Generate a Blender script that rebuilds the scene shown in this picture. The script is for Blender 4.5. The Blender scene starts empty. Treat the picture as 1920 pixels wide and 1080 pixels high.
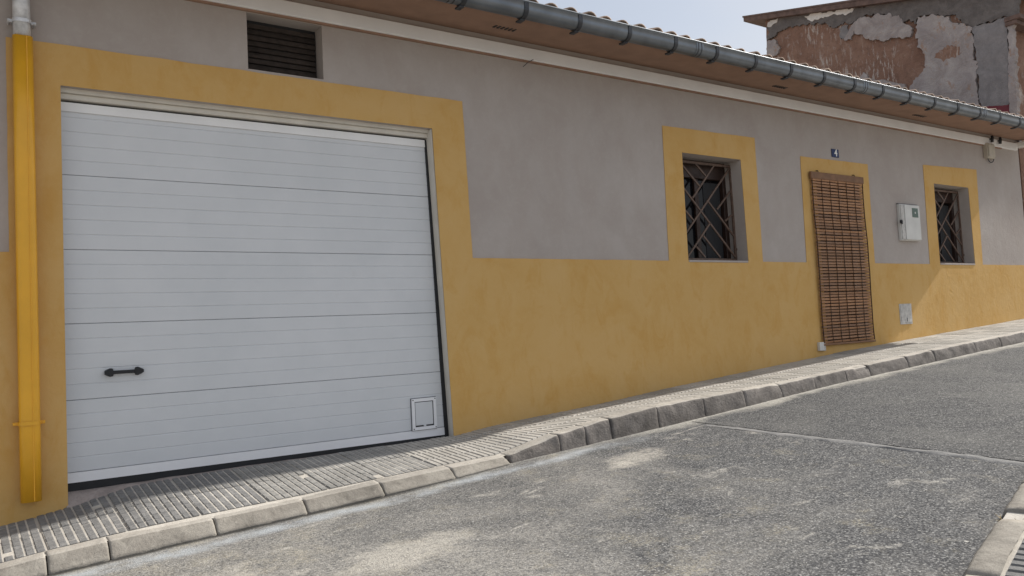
import bpy, bmesh, math, random
from mathutils import Vector, Matrix, noise
from mathutils.geometry import tessellate_polygon

# ---------------------------------------------------------------- camera, sky, sun
sc = bpy.context.scene
CZ = 1.30                      # eye height; the facade is the plane y = FY
FY = 5.95
FPX = 1515.92                  # focal length in pixels of a 1920 px wide picture
YAW, PITCH, ROLL = 0.60480353, 0.05639042, -0.05086744
_f = Vector((math.sin(YAW)*math.cos(PITCH), math.cos(YAW)*math.cos(PITCH), math.sin(PITCH)))
_r0 = Vector((math.cos(YAW), -math.sin(YAW), 0)); _u0 = _r0.cross(_f)
_r = math.cos(ROLL)*_r0 + math.sin(ROLL)*_u0
_u = -math.sin(ROLL)*_r0 + math.cos(ROLL)*_u0
cam = bpy.data.cameras.new('camera'); camo = bpy.data.objects.new('camera', cam)
sc.collection.objects.link(camo); sc.camera = camo
cam.sensor_width = 36; cam.lens = FPX/1920*36; cam.clip_end = 2000; cam.clip_start = .02
camo.matrix_world = Matrix(((_r.x, _u.x, -_f.x, 0), (_r.y, _u.y, -_f.y, 0), (_r.z, _u.z, -_f.z, CZ), (0, 0, 0, 1)))

SUN_TO = Vector((1.0, -0.076, 0.72)).normalized()       # towards the sun: up the street, just in front of the facade
SUN_EL = math.asin(SUN_TO.z)
SUN_AZ = math.atan2(SUN_TO.x, SUN_TO.y)                  # clockwise from +Y
w = bpy.data.worlds.new('World'); sc.world = w; w.use_nodes = True
nt = w.node_tree; nt.nodes.clear()
wo = nt.nodes.new('ShaderNodeOutputWorld'); bg = nt.nodes.new('ShaderNodeBackground')
sky = nt.nodes.new('ShaderNodeTexSky'); sky.sky_type = 'NISHITA'; sky.sun_disc = False
sky.sun_elevation = SUN_EL; sky.sun_rotation = SUN_AZ; sky.dust_density = 2.5; sky.air_density = 1.0
tc = nt.nodes.new('ShaderNodeTexCoord'); cl = nt.nodes.new('ShaderNodeTexNoise')
mp = nt.nodes.new('ShaderNodeMapping'); mp.inputs['Scale'].default_value = (1, 1, 2.2)
cl.inputs['Scale'].default_value = 2.2; cl.inputs['Detail'].default_value = 6
rp = nt.nodes.new('ShaderNodeValToRGB'); rp.color_ramp.elements[0].position = .30; rp.color_ramp.elements[1].position = .72
rp.color_ramp.elements[0].color = (.5,)*3+(1,); rp.color_ramp.elements[1].color = (.95,)*3+(1,)
mx = nt.nodes.new('ShaderNodeMix'); mx.data_type = 'RGBA'
nt.links.new(tc.outputs['Generated'], mp.inputs[0]); nt.links.new(mp.outputs[0], cl.inputs['Vector'])
nt.links.new(cl.outputs['Fac'], rp.inputs[0]); nt.links.new(rp.outputs[0], mx.inputs[0])
nt.links.new(sky.outputs[0], mx.inputs[6]); mx.inputs[7].default_value = (5.5, 5.75, 6.15, 1)   # thin high cloud
nt.links.new(mx.outputs[2], bg.inputs[0]); bg.inputs[1].default_value = 0.10
nt.links.new(bg.outputs[0], wo.inputs[0])
sl = bpy.data.lights.new('sun', 'SUN'); sl.energy = 5.0; sl.angle = math.radians(.6); sl.color = (1, .95, .87)
slo = bpy.data.objects.new('sun', sl); sc.collection.objects.link(slo)
slo.rotation_euler = SUN_TO.to_track_quat('Z', 'Y').to_euler(); slo.location = (20, 0, 20)
sc.view_settings.view_transform = 'Standard'; sc.view_settings.look = 'None'
sc.view_settings.gamma = 1; sc.view_settings.use_curve_mapping = False
sc.view_settings.exposure = 0.36

# ---------------------------------------------------------------- pixel -> direction
def ray(px, py):
    d = _f + ((px-960)/FPX)*_r + ((540-py)/FPX)*_u
    return d/d.y
def onY(px, py, y=FY):                     # point on a vertical plane parallel to the facade
    d = ray(px, py)*y; return Vector((d.x, d.y, d.z+CZ))
def onX(px, py, x):                        # point on a vertical plane across the street
    d = ray(px, py); d = d*(x/d.x); return Vector((d.x, d.y, d.z+CZ))
def F(px, py):
    v = onY(px, py); return (v.x, v.z)

# ---------------------------------------------------------------- helpers
C = sc.collection.objects
WO = {}
rnd = random.Random(4)
def tag(o, label=None, cat=None, group=None, kind=None):
    if label: o['label'] = label
    if cat: o['category'] = cat
    if group: o['group'] = group
    if kind: o['kind'] = kind
    return o
def thing(name, loc, label, cat, group=None):
    o = bpy.data.objects.new(name, None); C.link(o); o.location = loc; o.empty_display_size = .1
    WO[o.name] = Vector(loc); return tag(o, label, cat, group)
def put(o, parent, origin):
    C.link(o); WO[o.name] = Vector(origin)
    if parent: o.parent = parent; o.location = Vector(origin)-WO[parent.name]
    else: o.location = origin
    return o
def mobj(name, verts, faces, mat, parent=None, smooth=False, mats=None, fmi=None, origin=None):
    vs = [Vector(v) for v in verts]
    if origin is None:
        lo = [min(v[i] for v in vs) for i in range(3)]; hi = [max(v[i] for v in vs) for i in range(3)]
        origin = Vector(((lo[0]+hi[0])/2, (lo[1]+hi[1])/2, lo[2]))
    me = bpy.data.meshes.new(name); me.from_pydata([v-Vector(origin) for v in vs], [], faces)
    for m in (mats or [mat]): me.materials.append(m)
    if fmi:
        for p, i in zip(me.polygons, fmi): p.material_index = i
    if smooth:
        for p in me.polygons: p.use_smooth = True
    me.update()
    return put(bpy.data.objects.new(name, me), parent, origin)
def bobj(name, bm, mat, parent=None, smooth=False, mats=None):
    bmesh.ops.recalc_face_normals(bm, faces=bm.faces[:])
    bm.verts.ensure_lookup_table(); bm.verts.index_update()
    o = mobj(name, [v.co.copy() for v in bm.verts], [[v.index for v in f.verts] for f in bm.faces], mat, parent, smooth, mats, [f.material_index for f in bm.faces])
    bm.free(); return o
def addbox(bm, x0, x1, y0, y1, z0, z1, bev=0, seg=1, M=None, mi=0):
    vs = [bm.verts.new((x, y, z)) for z in (z0, z1) for y in (y0, y1) for x in (x0, x1)]
    fs = [bm.faces.new([vs[i] for i in q]) for q in ((0,2,3,1),(4,5,7,6),(0,1,5,4),(2,6,7,3),(0,4,6,2),(1,3,7,5))]
    for f in fs: f.material_index = mi
    geo = vs
    if bev:
        es = list({e for f in fs for e in f.edges})
        r = bmesh.ops.bevel(bm, geom=es, offset=bev, segments=seg, affect='EDGES', profile=.6, material=mi)
        geo = list({v for f in r['faces'] for v in f.verts} | {v for v in vs if v.is_valid})
    if M: bmesh.ops.transform(bm, matrix=M, verts=[v for v in geo if v.is_valid])
def box(name, x0, x1, y0, y1, z0, z1, mat, parent=None, bev=0, seg=1):
    bm = bmesh.new(); addbox(bm, x0, x1, y0, y1, z0, z1, bev, seg); return bobj(name, bm, mat, parent)
def addtube(bm, pts, r, n=8, mi=0, close=True):
    pts = [Vector(p) for p in pts]; rings = []
    for i, p in enumerate(pts):
        t = (pts[min(i+1, len(pts)-1)]-pts[max(i-1, 0)]).normalized()
        a = t.orthogonal().normalized() if i == 0 else (a - t*a.dot(t)).normalized()
        b = t.cross(a)
        rings.append([bm.verts.new(p+r*(math.cos(2*math.pi*k/n)*a+math.sin(2*math.pi*k/n)*b)) for k in range(n)])
    for i in range(len(rings)-1):
        for k in range(n):
            bm.faces.new((rings[i][k], rings[i][(k+1) % n], rings[i+1][(k+1) % n], rings[i+1][k])).material_index = mi
    if close:
        bm.faces.new(rings[0][::-1]).material_index = mi; bm.faces.new(rings[-1]).material_index = mi
def addbar(bm, a, b, wid, dep, mi=0):      # flat bar from a to b in an xz plane; dep along y
    a, b = Vector(a), Vector(b); t = (b-a).normalized(); n = t.cross(Vector((0, 1, 0))).normalized()*wid/2; d = Vector((0, dep/2, 0))
    vs = [bm.verts.new(p+s*n+q*d) for p in (a, b) for s in (-1, 1) for q in (-1, 1)]
    for q in ((0,1,3,2),(4,6,7,5),(0,4,5,1),(2,3,7,6),(0,2,6,4),(1,5,7,3)): bm.faces.new([vs[i] for i in q]).material_index = mi
def sweep(name, prof, x0, x1, mat, parent=None, smooth=True, n=1, closed=False):   # (y,z) profile along x
    xs = [x0+(x1-x0)*i/n for i in range(n+1)]; m = len(prof)
    vs = [(x, y, z) for x in xs for y, z in prof]; fs = []
    for i in range(n):
        for k in range(m if closed else m-1): fs.append((i*m+k, i*m+(k+1) % m, (i+1)*m+(k+1) % m, (i+1)*m+k))
    if closed: fs += [tuple(range(m))[::-1], tuple(range(n*m, n*m+m))]
    return mobj(name, vs, fs, mat, parent, smooth)
def holed_sheet(bm, outer, holes, y, depth, mi=0):     # xz polygons; front face at y, edges run back by depth
    loops = [outer]+holes
    flat = [p for l in loops for p in l]
    fr = [bm.verts.new((p[0], y, p[1])) for p in flat]
    for t in tessellate_polygon([[Vector((p[0], p[1], 0)) for p in l] for l in loops]):
        try: bm.faces.new([fr[i] for i in t]).material_index = mi
        except ValueError: pass
    i = 0
    for li, l in enumerate(loops):
        d = depth[li] if isinstance(depth, (list, tuple)) else depth
        bk = [bm.verts.new((p[0], y+d, p[1])) for p in l]
        for k in range(len(l)):
            k2 = (k+1) % len(l)
            bm.faces.new((fr[i+k], fr[i+k2], bk[k2], bk[k])).material_index = mi
        i += len(l)
def interp(x, tab):
    if x <= tab[0][0]: a, b = tab[0], tab[1]
    elif x >= tab[-1][0]: a, b = tab[-2], tab[-1]
    else:
        for a, b in zip(tab, tab[1:]):
            if a[0] <= x <= b[0]: break
    return a[1]+(b[1]-a[1])*(x-a[0])/(b[0]-a[0])
def n3(x, y=0, z=0): return noise.noise(Vector((x, y, z)))

# ---------------------------------------------------------------- materials
class NB:
    def __init__(s, name):
        s.m = bpy.data.materials.new(name); s.m.use_nodes = True; s.t = s.m.node_tree
        s.b = s.t.nodes['Principled BSDF']; s.geo = s.t.nodes.new('ShaderNodeNewGeometry')
    def n(s, typ, **kw):
        o = s.t.nodes.new(typ)
        for k, v in kw.items(): setattr(o, k, v)
        return o
    def l(s, a, b): s.t.links.new(a, b)
    def pos(s, sx=1, sy=1, sz=1, off=(0, 0, 0)):
        m = s.n('ShaderNodeMapping'); m.inputs['Scale'].default_value = (sx, sy, sz); m.inputs['Location'].default_value = off
        s.l(s.geo.outputs['Position'], m.inputs[0]); return m.outputs[0]
    def noise(s, scale, detail=5, rough=.55, vec=None, dist=0):
        t = s.n('ShaderNodeTexNoise'); t.inputs['Scale'].default_value = scale; t.inputs['Detail'].default_value = detail
        t.inputs['Roughness'].default_value = rough; t.inputs['Distortion'].default_value = dist
        s.l(vec or s.geo.outputs['Position'], t.inputs['Vector']); return t.outputs['Fac']
    def vor(s, scale, vec=None, out='Distance', feature='F1'):
        t = s.n('ShaderNodeTexVoronoi', feature=feature); t.inputs['Scale'].default_value = scale
        s.l(vec or s.geo.outputs['Position'], t.inputs['Vector']); return t.outputs[out]
    def ramp(s, x, stops):
        r = s.n('ShaderNodeValToRGB'); e = r.color_ramp.elements
        while len(e) < len(stops): e.new(.5)
        for q, (p, c) in zip(e, stops):
            q.position = p; q.color = (c, c, c, 1) if isinstance(c, (int, float)) else tuple(c)+(1,)
        s.l(x, r.inputs[0]); return r.outputs[0]
    def mix(s, fac, a, b, mode='MIX'):
        m = s.n('ShaderNodeMix', data_type='RGBA', blend_type=mode)
        for i, v in ((0, fac), (6, a), (7, b)):
            if isinstance(v, (int, float)): m.inputs[i].default_value = v if i == 0 else (v, v, v, 1)
            elif isinstance(v, (tuple, list)): m.inputs[i].default_value = tuple(v)+(1,)
            else: s.l(v, m.inputs[i])
        return m.outputs[2]
    def math(s, op, a, b=0, clamp=False):
        m = s.n('ShaderNodeMath', operation=op, use_clamp=clamp)
        for i, v in ((0, a), (1, b)):
            if isinstance(v, (int, float)): m.inputs[i].default_value = v
            else: s.l(v, m.inputs[i])
        return m.outputs[0]
    def xyz(s, vec=None):
        m = s.n('ShaderNodeSeparateXYZ'); s.l(vec or s.geo.outputs['Position'], m.inputs[0]); return m.outputs
    def rand(s):
        return s.n('ShaderNodeObjectInfo').outputs['Random']
    def bump(s, h, strength=.3, dist=.01, prev=None):
        b = s.n('ShaderNodeBump'); b.inputs['Strength'].default_value = strength; b.inputs['Distance'].default_value = dist
        s.l(h, b.inputs['Height'])
        if prev: s.l(prev, b.inputs['Normal'])
        return b.outputs[0]
    def done(s, col, rough=.8, nrm=None, metal=0, spec=None):
        for k, v in (('Base Color', col), ('Roughness', rough), ('Metallic', metal)):
            if isinstance(v, (int, float)): s.b.inputs[k].default_value = v
            elif isinstance(v, (tuple, list)): s.b.inputs[k].default_value = tuple(v)+(1,)
            else: s.l(v, s.b.inputs[k])
        if spec is not None: s.b.inputs['Specular IOR Level'].default_value = spec
        if nrm: s.l(nrm, s.b.inputs['Normal'])
        return s.m
def simple(name, col, rough=.7, var=.15, scale=8, bump=.15, bscale=60, metal=0, rv=0, spec=None):
    b = NB(name); n = b.noise(scale, 6)
    lo = tuple(c*(1-var) for c in col); hi = tuple(min(1, c*(1+var)) for c in col)
    c = b.ramp(n, [(.3, lo), (.7, hi)])
    if rv: c = b.mix(1, c, b.ramp(b.rand(), [(0, 1-rv), (1, 1+rv)]), 'MULTIPLY')
    nr = b.bump(b.noise(bscale, 4), bump, .004) if bump else None
    return b.done(c, rough, nr, metal, spec)

def m_plaster():
    b = NB('grey_plaster')
    c = b.ramp(b.noise(1.3, 8, .62, dist=.6), [(.28, (.385, .340, .315)), (.5, (.43, .39, .365)), (.75, (.475, .435, .41))])
    c = b.mix(b.ramp(b.noise(5.5, 6, .6, vec=b.pos(1, 1, .45)), [(.35, .55), (.65, 0)]), c, (.395, .345, .315))
    c = b.mix(b.ramp(b.noise(17, 7, .7, dist=1), [(.5, 0), (.8, .35)]), c, (.50, .47, .445))
    c = b.mix(b.ramp(b.noise(38, 4, .7), [(.64, 0), (.74, .30)]), c, (.33, .29, .265))
    nr = b.bump(b.noise(9, 6, .6, dist=.8), .30, .012); nr = b.bump(b.noise(190, 3), .25, .002, nr)
    return b.done(c, .92, nr, spec=.2)
def m_yellow():
    b = NB('yellow_plaster')
    c = b.ramp(b.noise(1.6, 8, .62, dist=.7), [(.25, (.56, .335, .105)), (.5, (.60, .38, .14)), (.75, (.62, .41, .17))])
    c = b.mix(b.ramp(b.noise(4.2, 6, .65, vec=b.pos(1.3, 1, .7), dist=.8), [(.50, 0), (.75, .6)]), c, (.54, .295, .065))
    c = b.mix(b.ramp(b.noise(16, 7, .7), [(.5, 0), (.85, .4)]), c, (.63, .43, .20))
    c = b.mix(b.ramp(b.noise(45, 4, .7), [(.66, 0), (.76, .3)]), c, (.42, .24, .07))
    nr = b.bump(b.noise(10, 6, .6, dist=.8), .30, .012); nr = b.bump(b.noise(190, 3), .22, .002, nr)
    return b.done(c, .9, nr, spec=.25)
def m_door_white():
    b = NB('door_white_steel')
    c = b.ramp(b.noise(2.2, 7, .6), [(.3, (.605, .63, .66)), (.7, (.665, .685, .715))])
    c = b.mix(b.ramp(b.noise(11, 8, .7, dist=1.2), [(.62, 0), (.82, .35)]), c, (.56, .56, .56))
    nr = b.bump(b.noise(150, 4, .6, vec=b.pos(.35, 1, 1)), .35, .0015)
    return b.done(c, .5, nr, spec=.35)
SPILLS = [(4.02, 4.30, .30), (3.75, 4.22, .16), (1.9, 3.75, .45), (1.0, 4.05, .40)]
def asphalt(name, dark):
    b = NB(name)
    x, y, z = b.xyz()
    cell = b.vor(122, out='Color'); cs = b.n('ShaderNodeSeparateColor'); b.l(cell, cs.inputs[0])
    k = .72 if dark else .86
    c = b.ramp(cs.outputs[0], [(0, (.045*k, .047*k, .053*k)), (.5, (.125*k, .127*k, .133*k)), (.82, (.25*k, .248*k, .245*k)), (1, (.46*k, .455*k, .44*k))])
    c = b.mix(b.ramp(b.noise(84, 3, .65), [(.40, .8), (.58, 0)]), c, (.03, .031, .034))
    c = b.mix(b.ramp(b.noise(22, 5, .72), [(.48, 0), (.72, .32)]), c, (.26, .255, .25))
    far = b.math('ADD', b.math('MULTIPLY', x, .16), b.math('MULTIPLY', y, -.02))
    if not dark:
        # dust lies heavier low down in front of the garage
        dustm = b.ramp(b.math('SUBTRACT', b.noise(.9, 8, .68, dist=1.0), b.math('MULTIPLY', far, .50)), [(.16, 0), (.30, .34), (.46, .80)])
        c = b.mix(b.math('MULTIPLY', dustm, b.ramp(b.noise(48, 4, .75), [(.32, .05), (.66, 1)])), c, (.40, .38, .345))
        yel = b.ramp(b.math('SUBTRACT', b.noise(3.1, 6, .7, vec=b.pos(1, 1, 1, (7, 3, 0))), b.math('MULTIPLY', far, .12)), [(.48, 0), (.66, .5)])
        c = b.mix(b.math('MULTIPLY', yel, b.ramp(b.noise(70, 3), [(.4, 0), (.6, 1)])), c, (.47, .42, .31))
        # scuffed pale patches
        pt = b.ramp(b.noise(2.0, 7, .72, vec=b.pos(1, 1.7, 1, (1.3, 4.4, 0)), dist=.6), [(.575, 0), (.66, .8)])
        c = b.mix(b.math('MULTIPLY', pt, b.ramp(b.noise(40, 5, .75), [(.36, 0), (.6, 1)])), c, (.50, .475, .43))
        # blue-white cement slurry washed along the foot of the kerb
        band = b.math('ABSOLUTE', b.math('SUBTRACT', y, b.math('ADD', 4.66, b.math('MULTIPLY', b.noise(1.7, 4), .24))))
        bm_ = b.math('MULTIPLY', b.ramp(band, [(.02, 1), (.11, 0)]), b.ramp(b.math('MULTIPLY', x, .1), [(.38, 1), (.47, 0)]))
        bm_ = b.math('MULTIPLY', bm_, b.ramp(b.noise(5, 7, .75), [(.36, 0), (.58, 1)]))
        c = b.mix(b.math('MULTIPLY', bm_, .75), c, (.42, .45, .48))
    else:
        c = b.mix(b.ramp(b.noise(1.1, 7, .68, dist=.7), [(.45, 0), (.75, .4)]), c, (.22, .215, .20))
    # pale dusty rim along the kerb foot, thicker up the street
    edge = b.math('ADD', y, b.math('MULTIPLY', b.noise(2.4, 6, .7), .5))
    c = b.mix(b.math('MULTIPLY', b.ramp(b.math('MULTIPLY', edge, .1), [(.500, 0), (.518, .9)]), b.math('MULTIPLY', b.ramp(b.noise(40, 4, .7), [(.3, .3), (.6, 1)]), b.ramp(b.math('MULTIPLY', x, .1), [(.30, .15), (.55, 1)]))), c, (.50, .475, .42))
    if not dark:          # dried cement spills, each with a place of its own
        for sx, sy, sr in SPILLS:
            dx_ = b.math('SUBTRACT', x, sx); dy_ = b.math('MULTIPLY', b.math('SUBTRACT', y, sy), 1.5)
            dd_ = b.math('SQRT', b.math('ADD', b.math('MULTIPLY', dx_, dx_), b.math('MULTIPLY', dy_, dy_)))
            m_ = b.math('ADD', b.math('DIVIDE', dd_, sr), b.math('MULTIPLY', b.math('SUBTRACT', b.noise(3.3, 9, .78), .5), 4.2))
            m_ = b.math('MULTIPLY', b.ramp(m_, [(.25, .62), (.95, 0)]), b.ramp(b.noise(45, 4, .75), [(.30, .1), (.58, 1)]))
            c = b.mix(m_, c, (.54, .505, .445))
    gap_shade_dirt = b.math('MULTIPLY', b.ramp(b.math('MULTIPLY', b.math('ADD', y, b.math('MULTIPLY', b.noise(5, 5, .7), .05)), .1), [(.4885, 0), (.4905, .9)]), b.ramp(b.math('MULTIPLY', x, .1), [(.22, 1), (.30, 0)]))  # shadow gap at the garage kerb's foot, painted dark together with its dirt
    c = b.mix(gap_shade_dirt, c, (.035, .033, .03))
    # mortar dribbles
    fl = b.ramp(b.noise(6.5, 9, .78, vec=b.pos(1, 1.5, 1, (9, 2, 0))), [(.665, 0), (.70, .85)])
    c = b.mix(fl, c, (.58, .565, .53))
    spm = b.ramp(b.math('ADD', b.vor(3.6, vec=b.pos(1, 1.6, 1)), b.math('MULTIPLY', b.noise(17, 7, .8), .50)), [(.225, .9), (.275, 0)])
    c = b.mix(spm, c, (.62, .60, .56))
    sp2 = b.ramp(b.math('ADD', b.vor(9.5, vec=b.pos(1, 1.5, 1, (3, 1, 0))), b.math('MULTIPLY', b.noise(36, 6, .8), .58)), [(.262, .8), (.305, 0)])
    c = b.mix(sp2, c, (.58, .56, .52))
    nr = b.bump(b.noise(100, 3, .65), .9, .008); nr = b.bump(b.noise(1.2, 3), .3, .03, nr)
    return b.done(c, .93, nr, spec=.2)
def m_asphalt(): return asphalt('dusty_asphalt', False)
def m_concrete(name, lo, hi, grime=(.12, .11, .10), g=.5, bump=.5):
    b = NB(name)
    c = b.ramp(b.noise(7, 8, .68, dist=.4), [(.3, lo), (.7, hi)])
    c = b.mix(b.ramp(b.noise(2.6, 7, .7, dist=1), [(.5, 0), (.72, g)]), c, grime)
    c = b.mix(b.ramp(b.noise(75, 3, .7), [(.55, 0), (.7, .45)]), c, tuple(v*.55 for v in lo))
    c = b.mix(b.ramp(b.noise(24, 5, .7, vec=b.pos(1, 1, 1, (5, 2, 8))), [(.62, 0), (.75, .6)]), c, tuple(min(1, v*1.3) for v in hi))
    c = b.mix(1, c, b.ramp(b.rand(), [(0, .86), (1, 1.12)]), 'MULTIPLY')
    nr = b.bump(b.noise(28, 7, .7), bump, .012); nr = b.bump(b.noise(160, 3), .4, .003, nr)
    return b.done(c, .93, nr, spec=.2)
def m_blind():
    b = NB('bamboo_slat')
    c = b.ramp(b.noise(9, 6, .6, vec=b.pos(.6, 1, 9)), [(.3, (.21, .095, .040)), (.7, (.37, .19, .09))])
    c = b.mix(1, c, b.ramp(b.rand(), [(0, .7), (1, 1.25)]), 'MULTIPLY')
    return b.done(c, .55, b.bump(b.noise(60, 4, vec=b.pos(.3, 1, 4)), .2, .002))
def m_adobe():
    b = NB('bare_orange_masonry')
    c = b.ramp(b.noise(2.2, 8, .68, dist=.5), [(.28, (.185, .105, .077)), (.55, (.27, .165, .122)), (.78, (.35, .24, .185))])
    st = b.math('MULTIPLY', b.ramp(b.noise(9, 6, .72, vec=b.pos(1, 2.4, .45)), [(.54, 0), (.60, .85)]), b.ramp(b.noise(.9, 3, vec=b.pos(1, 1, 1, (0, 2.9, 0))), [(.46, 0), (.58, 1)]))
    c = b.mix(st, c, (.52, .47, .43))
    c = b.mix(b.ramp(b.noise(13, 6, .7), [(.52, 0), (.72, .6)]), c, (.14, .09, .075))
    c = b.mix(b.ramp(b.noise(4.5, 9, .78, vec=b.pos(1, 1, 1, (3, 8, 2))), [(.60, 0), (.64, .6)]), c, (.38, .325, .30))
    nr = b.bump(b.noise(14, 8, .7), .7, .04)
    return b.done(c, .95, nr, spec=.15)

def m_peel():
    b = NB('peeling_pale_plaster')
    c = b.ramp(b.noise(3.2, 9, .70, dist=.8), [(.28, (.255, .225, .22)), (.5, (.36, .325, .315)), (.72, (.47, .435, .42))])
    c = b.mix(b.ramp(b.noise(1.4, 6, .65, vec=b.pos(1, 1, 1, (2, 7, 1))), [(.48, 0), (.66, .6)]), c, (.30, .275, .285))
    c = b.mix(b.ramp(b.noise(6, 8, .75, vec=b.pos(1, 1, .7, (4, 1, 3))), [(.56, 0), (.62, .8)]), c, (.34, .235, .18))
    c = b.mix(b.ramp(b.noise(30, 5, .75), [(.6, 0), (.72, .5)]), c, (.2, .175, .165))
    nr = b.bump(b.noise(9, 9, .72), .8, .04)
    return b.done(c, .95, nr, spec=.15)
M_PL, M_YE, M_WH, M_ASPH = m_plaster(), m_yellow(), m_door_white(), m_asphalt()
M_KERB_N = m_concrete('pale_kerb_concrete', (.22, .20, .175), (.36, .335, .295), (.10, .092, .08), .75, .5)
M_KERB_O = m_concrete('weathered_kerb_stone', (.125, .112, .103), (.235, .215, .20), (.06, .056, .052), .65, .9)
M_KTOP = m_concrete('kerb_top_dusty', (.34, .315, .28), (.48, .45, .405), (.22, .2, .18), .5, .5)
M_CEM = m_concrete('mortar', (.40, .37, .33), (.55, .52, .47), (.25, .23, .2), .4, .4)
M_BAR = m_concrete('tile_bar_grey', (.15, .15, .15), (.265, .26, .255), (.10, .098, .096), .5, .7)
M_BARM = m_concrete('tile_bar_dusty', (.21, .205, .195), (.33, .32, .305), (.14, .135, .13), .5, .6)
M_BARP = m_concrete('tile_bar_pale', (.37, .35, .32), (.52, .495, .455), (.26, .245, .22), .5, .5)
M_GRV = simple('tile_groove_shade', (.085, .08, .075), .95, .3, 20, .4)  # dark colour carries the low sun's shadow in the tile grooves
M_EARTH = simple('dry_ground', (.30, .25, .19), .95, .3, 2, .5, 20)
M_SOF = simple('eave_brown_paint', (.30, .185, .13), .8, .12, 5, .25, 60)
M_TRUNK = simple('trunking_white', (.80, .805, .81), .55, .05, 3, .1, 30)
M_CREAM = simple('cream_trim', (.64, .61, .55), .6, .08, 6, .1)
M_ZINC = simple('gutter_zinc', (.17, .19, .215), .40, .18, 6, .12, 25, metal=.8)
M_ZDARK = simple('gutter_bracket_dark', (.06, .065, .075), .5, .2, 10, .1, metal=.6)
M_GREYD = simple('flap_shade_grey', (.11, .115, .13), .7, .2, 20, 0)
M_RAIL = simple('bottom_rail_white', (.80, .81, .84), .4, .03, 4, .05)
M_BLK = simple('black_rubber', (.012, .013, .016), .6, .2, 10, .1)
M_YPIPE = simple('pipe_yellow_paint', (.78, .40, .025), .35, .07, 5, .12, 20, spec=.5)
M_GALV = simple('pipe_bare_zinc', (.62, .63, .65), .5, .25, 22, .15, 40, metal=.4)
M_SLATD = simple('shutter_dark_brown', (.045, .035, .030), .6, .4, 18, .3, 40, rv=.2)
M_IRON = simple('grille_brown_iron', (.125, .08, .06), .6, .3, 25, .3, 90)
M_WOOD = simple('window_brown_wood', (.035, .017, .012), .5, .3, 14, .2, 50)
M_HEAD = simple('blind_head_wood', (.20, .105, .055), .7, .2, 12, .2)
M_CORD = simple('blind_cord', (.045, .025, .016), .9, .2, 30, 0)
M_BLIND = m_blind()
M_GLASS = NB('window_glass').done((.008, .008, .010), .08, None, 0, .22)
M_REFL = simple('pane_reflection', (.03, .031, .034), .9, .15, 6, .2, 20)
M_BOX = simple('meter_box_plastic', (.60, .60, .58), .5, .07, 6, .1)
M_BOXG = simple('box_beige_plastic', (.46, .42, .35), .6, .1, 9, .1)
M_GREYL = simple('grey_cover_plastic', (.50, .49, .47), .6, .22, 25, .2)
M_STICK = simple('sticker_green', (.07, .12, .10), .5, .2, 40, 0)
M_WHITE = simple('enamel_white', (.8, .8, .78), .3, .05, 5, 0)
M_BLUE = simple('enamel_blue', (.008, .028, .11), .6, .15, 20, 0)
M_TERR = simple('roof_tile_clay', (.44, .33, .26), .9, .3, 6, .5, 40, rv=.22)
M_ADOBE = m_adobe()
M_PLDARK = m_concrete('dark_cement_render', (.115, .104, .100), (.20, .183, .175), (.09, .085, .085), .6, .7)
M_PLPALE = m_peel()
M_PLGREY = m_concrete('grey_cement_render', (.21, .20, .205), (.30, .285, .285), (.15, .14, .14), .5, .8)
M_PLWHITE = m_concrete('white_lime_render', (.60, .58, .55), (.72, .70, .67), (.45, .42, .38), .4, .5)
M_MAROON = simple('maroon_paint', (.16, .03, .04), .8, .25, 8, .3)
M_EAVEW = simple('old_eave_timber', (.13, .085, .07), .85, .3, 9, .4, 30)
M_WEED = simple('dry_weed', (.30, .22, .10), .9, .4, 60, 0)
M_DOORW = simple('door_wood', (.09, .05, .03), .6, .3, 12, .3, 40)

# ---------------------------------------------------------------- levels (relative to the eye, + CZ)
ROADK = [(-6, -1.50), (.39, -1.127), (1.24, -1.078), (2.0, -1.035), (2.85, -.982), (3.3, -.945), (4.1, -.898), (5.06, -.838), (7.44, -.672), (8.78, -.598), (11.46, -.451), (16, -.21)]
KTOP = [(-6, -1.40), (.1, -1.075), (.41, -1.040), (.68, -1.020), (1.24, -.995), (1.78, -.972), (2.3, -.942), (2.85, -.915), (3.30, -.896), (3.785, -.79), (4.31, -.72), (4.83, -.675), (5.2, -.655), (6.65, -.60), (7.84, -.529), (9.2, -.44), (11.6, -.317), (16, -.09)]
WBASE = [(-6, -1.36), (.215, -1.015), (.50, -.975), (.62, -.955), (.95, -.880), (1.367, -.862), (2.44, -.842), (3.33, -.825), (3.46, -.828), (3.78, -.79), (4.2, -.762), (4.94, -.718), (6.14, -.621), (7.97, -.499), (9.02, -.425), (9.93, -.376), (11.6, -.287), (13.9, -.172), (16, -.07)]
def zroad(x, y):
    return interp(x, ROADK)+CZ - .030*(4.93-y)
def zwalk(x, y):
    k = (FY-y)/(FY-4.98)
    return interp(x, WBASE)*(1-k)+interp(x, KTOP)*k + CZ
def onroad(px, py, h=0):
    d = ray(px, py); a, b = .3, 8.0
    for _ in range(60):
        t = (a+b)/2; p = d*t
        if p.z+CZ > zroad(p.x, p.y)+h: a = t
        else: b = t
    return Vector((d.x*t, d.y*t, d.z*t+CZ))

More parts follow.
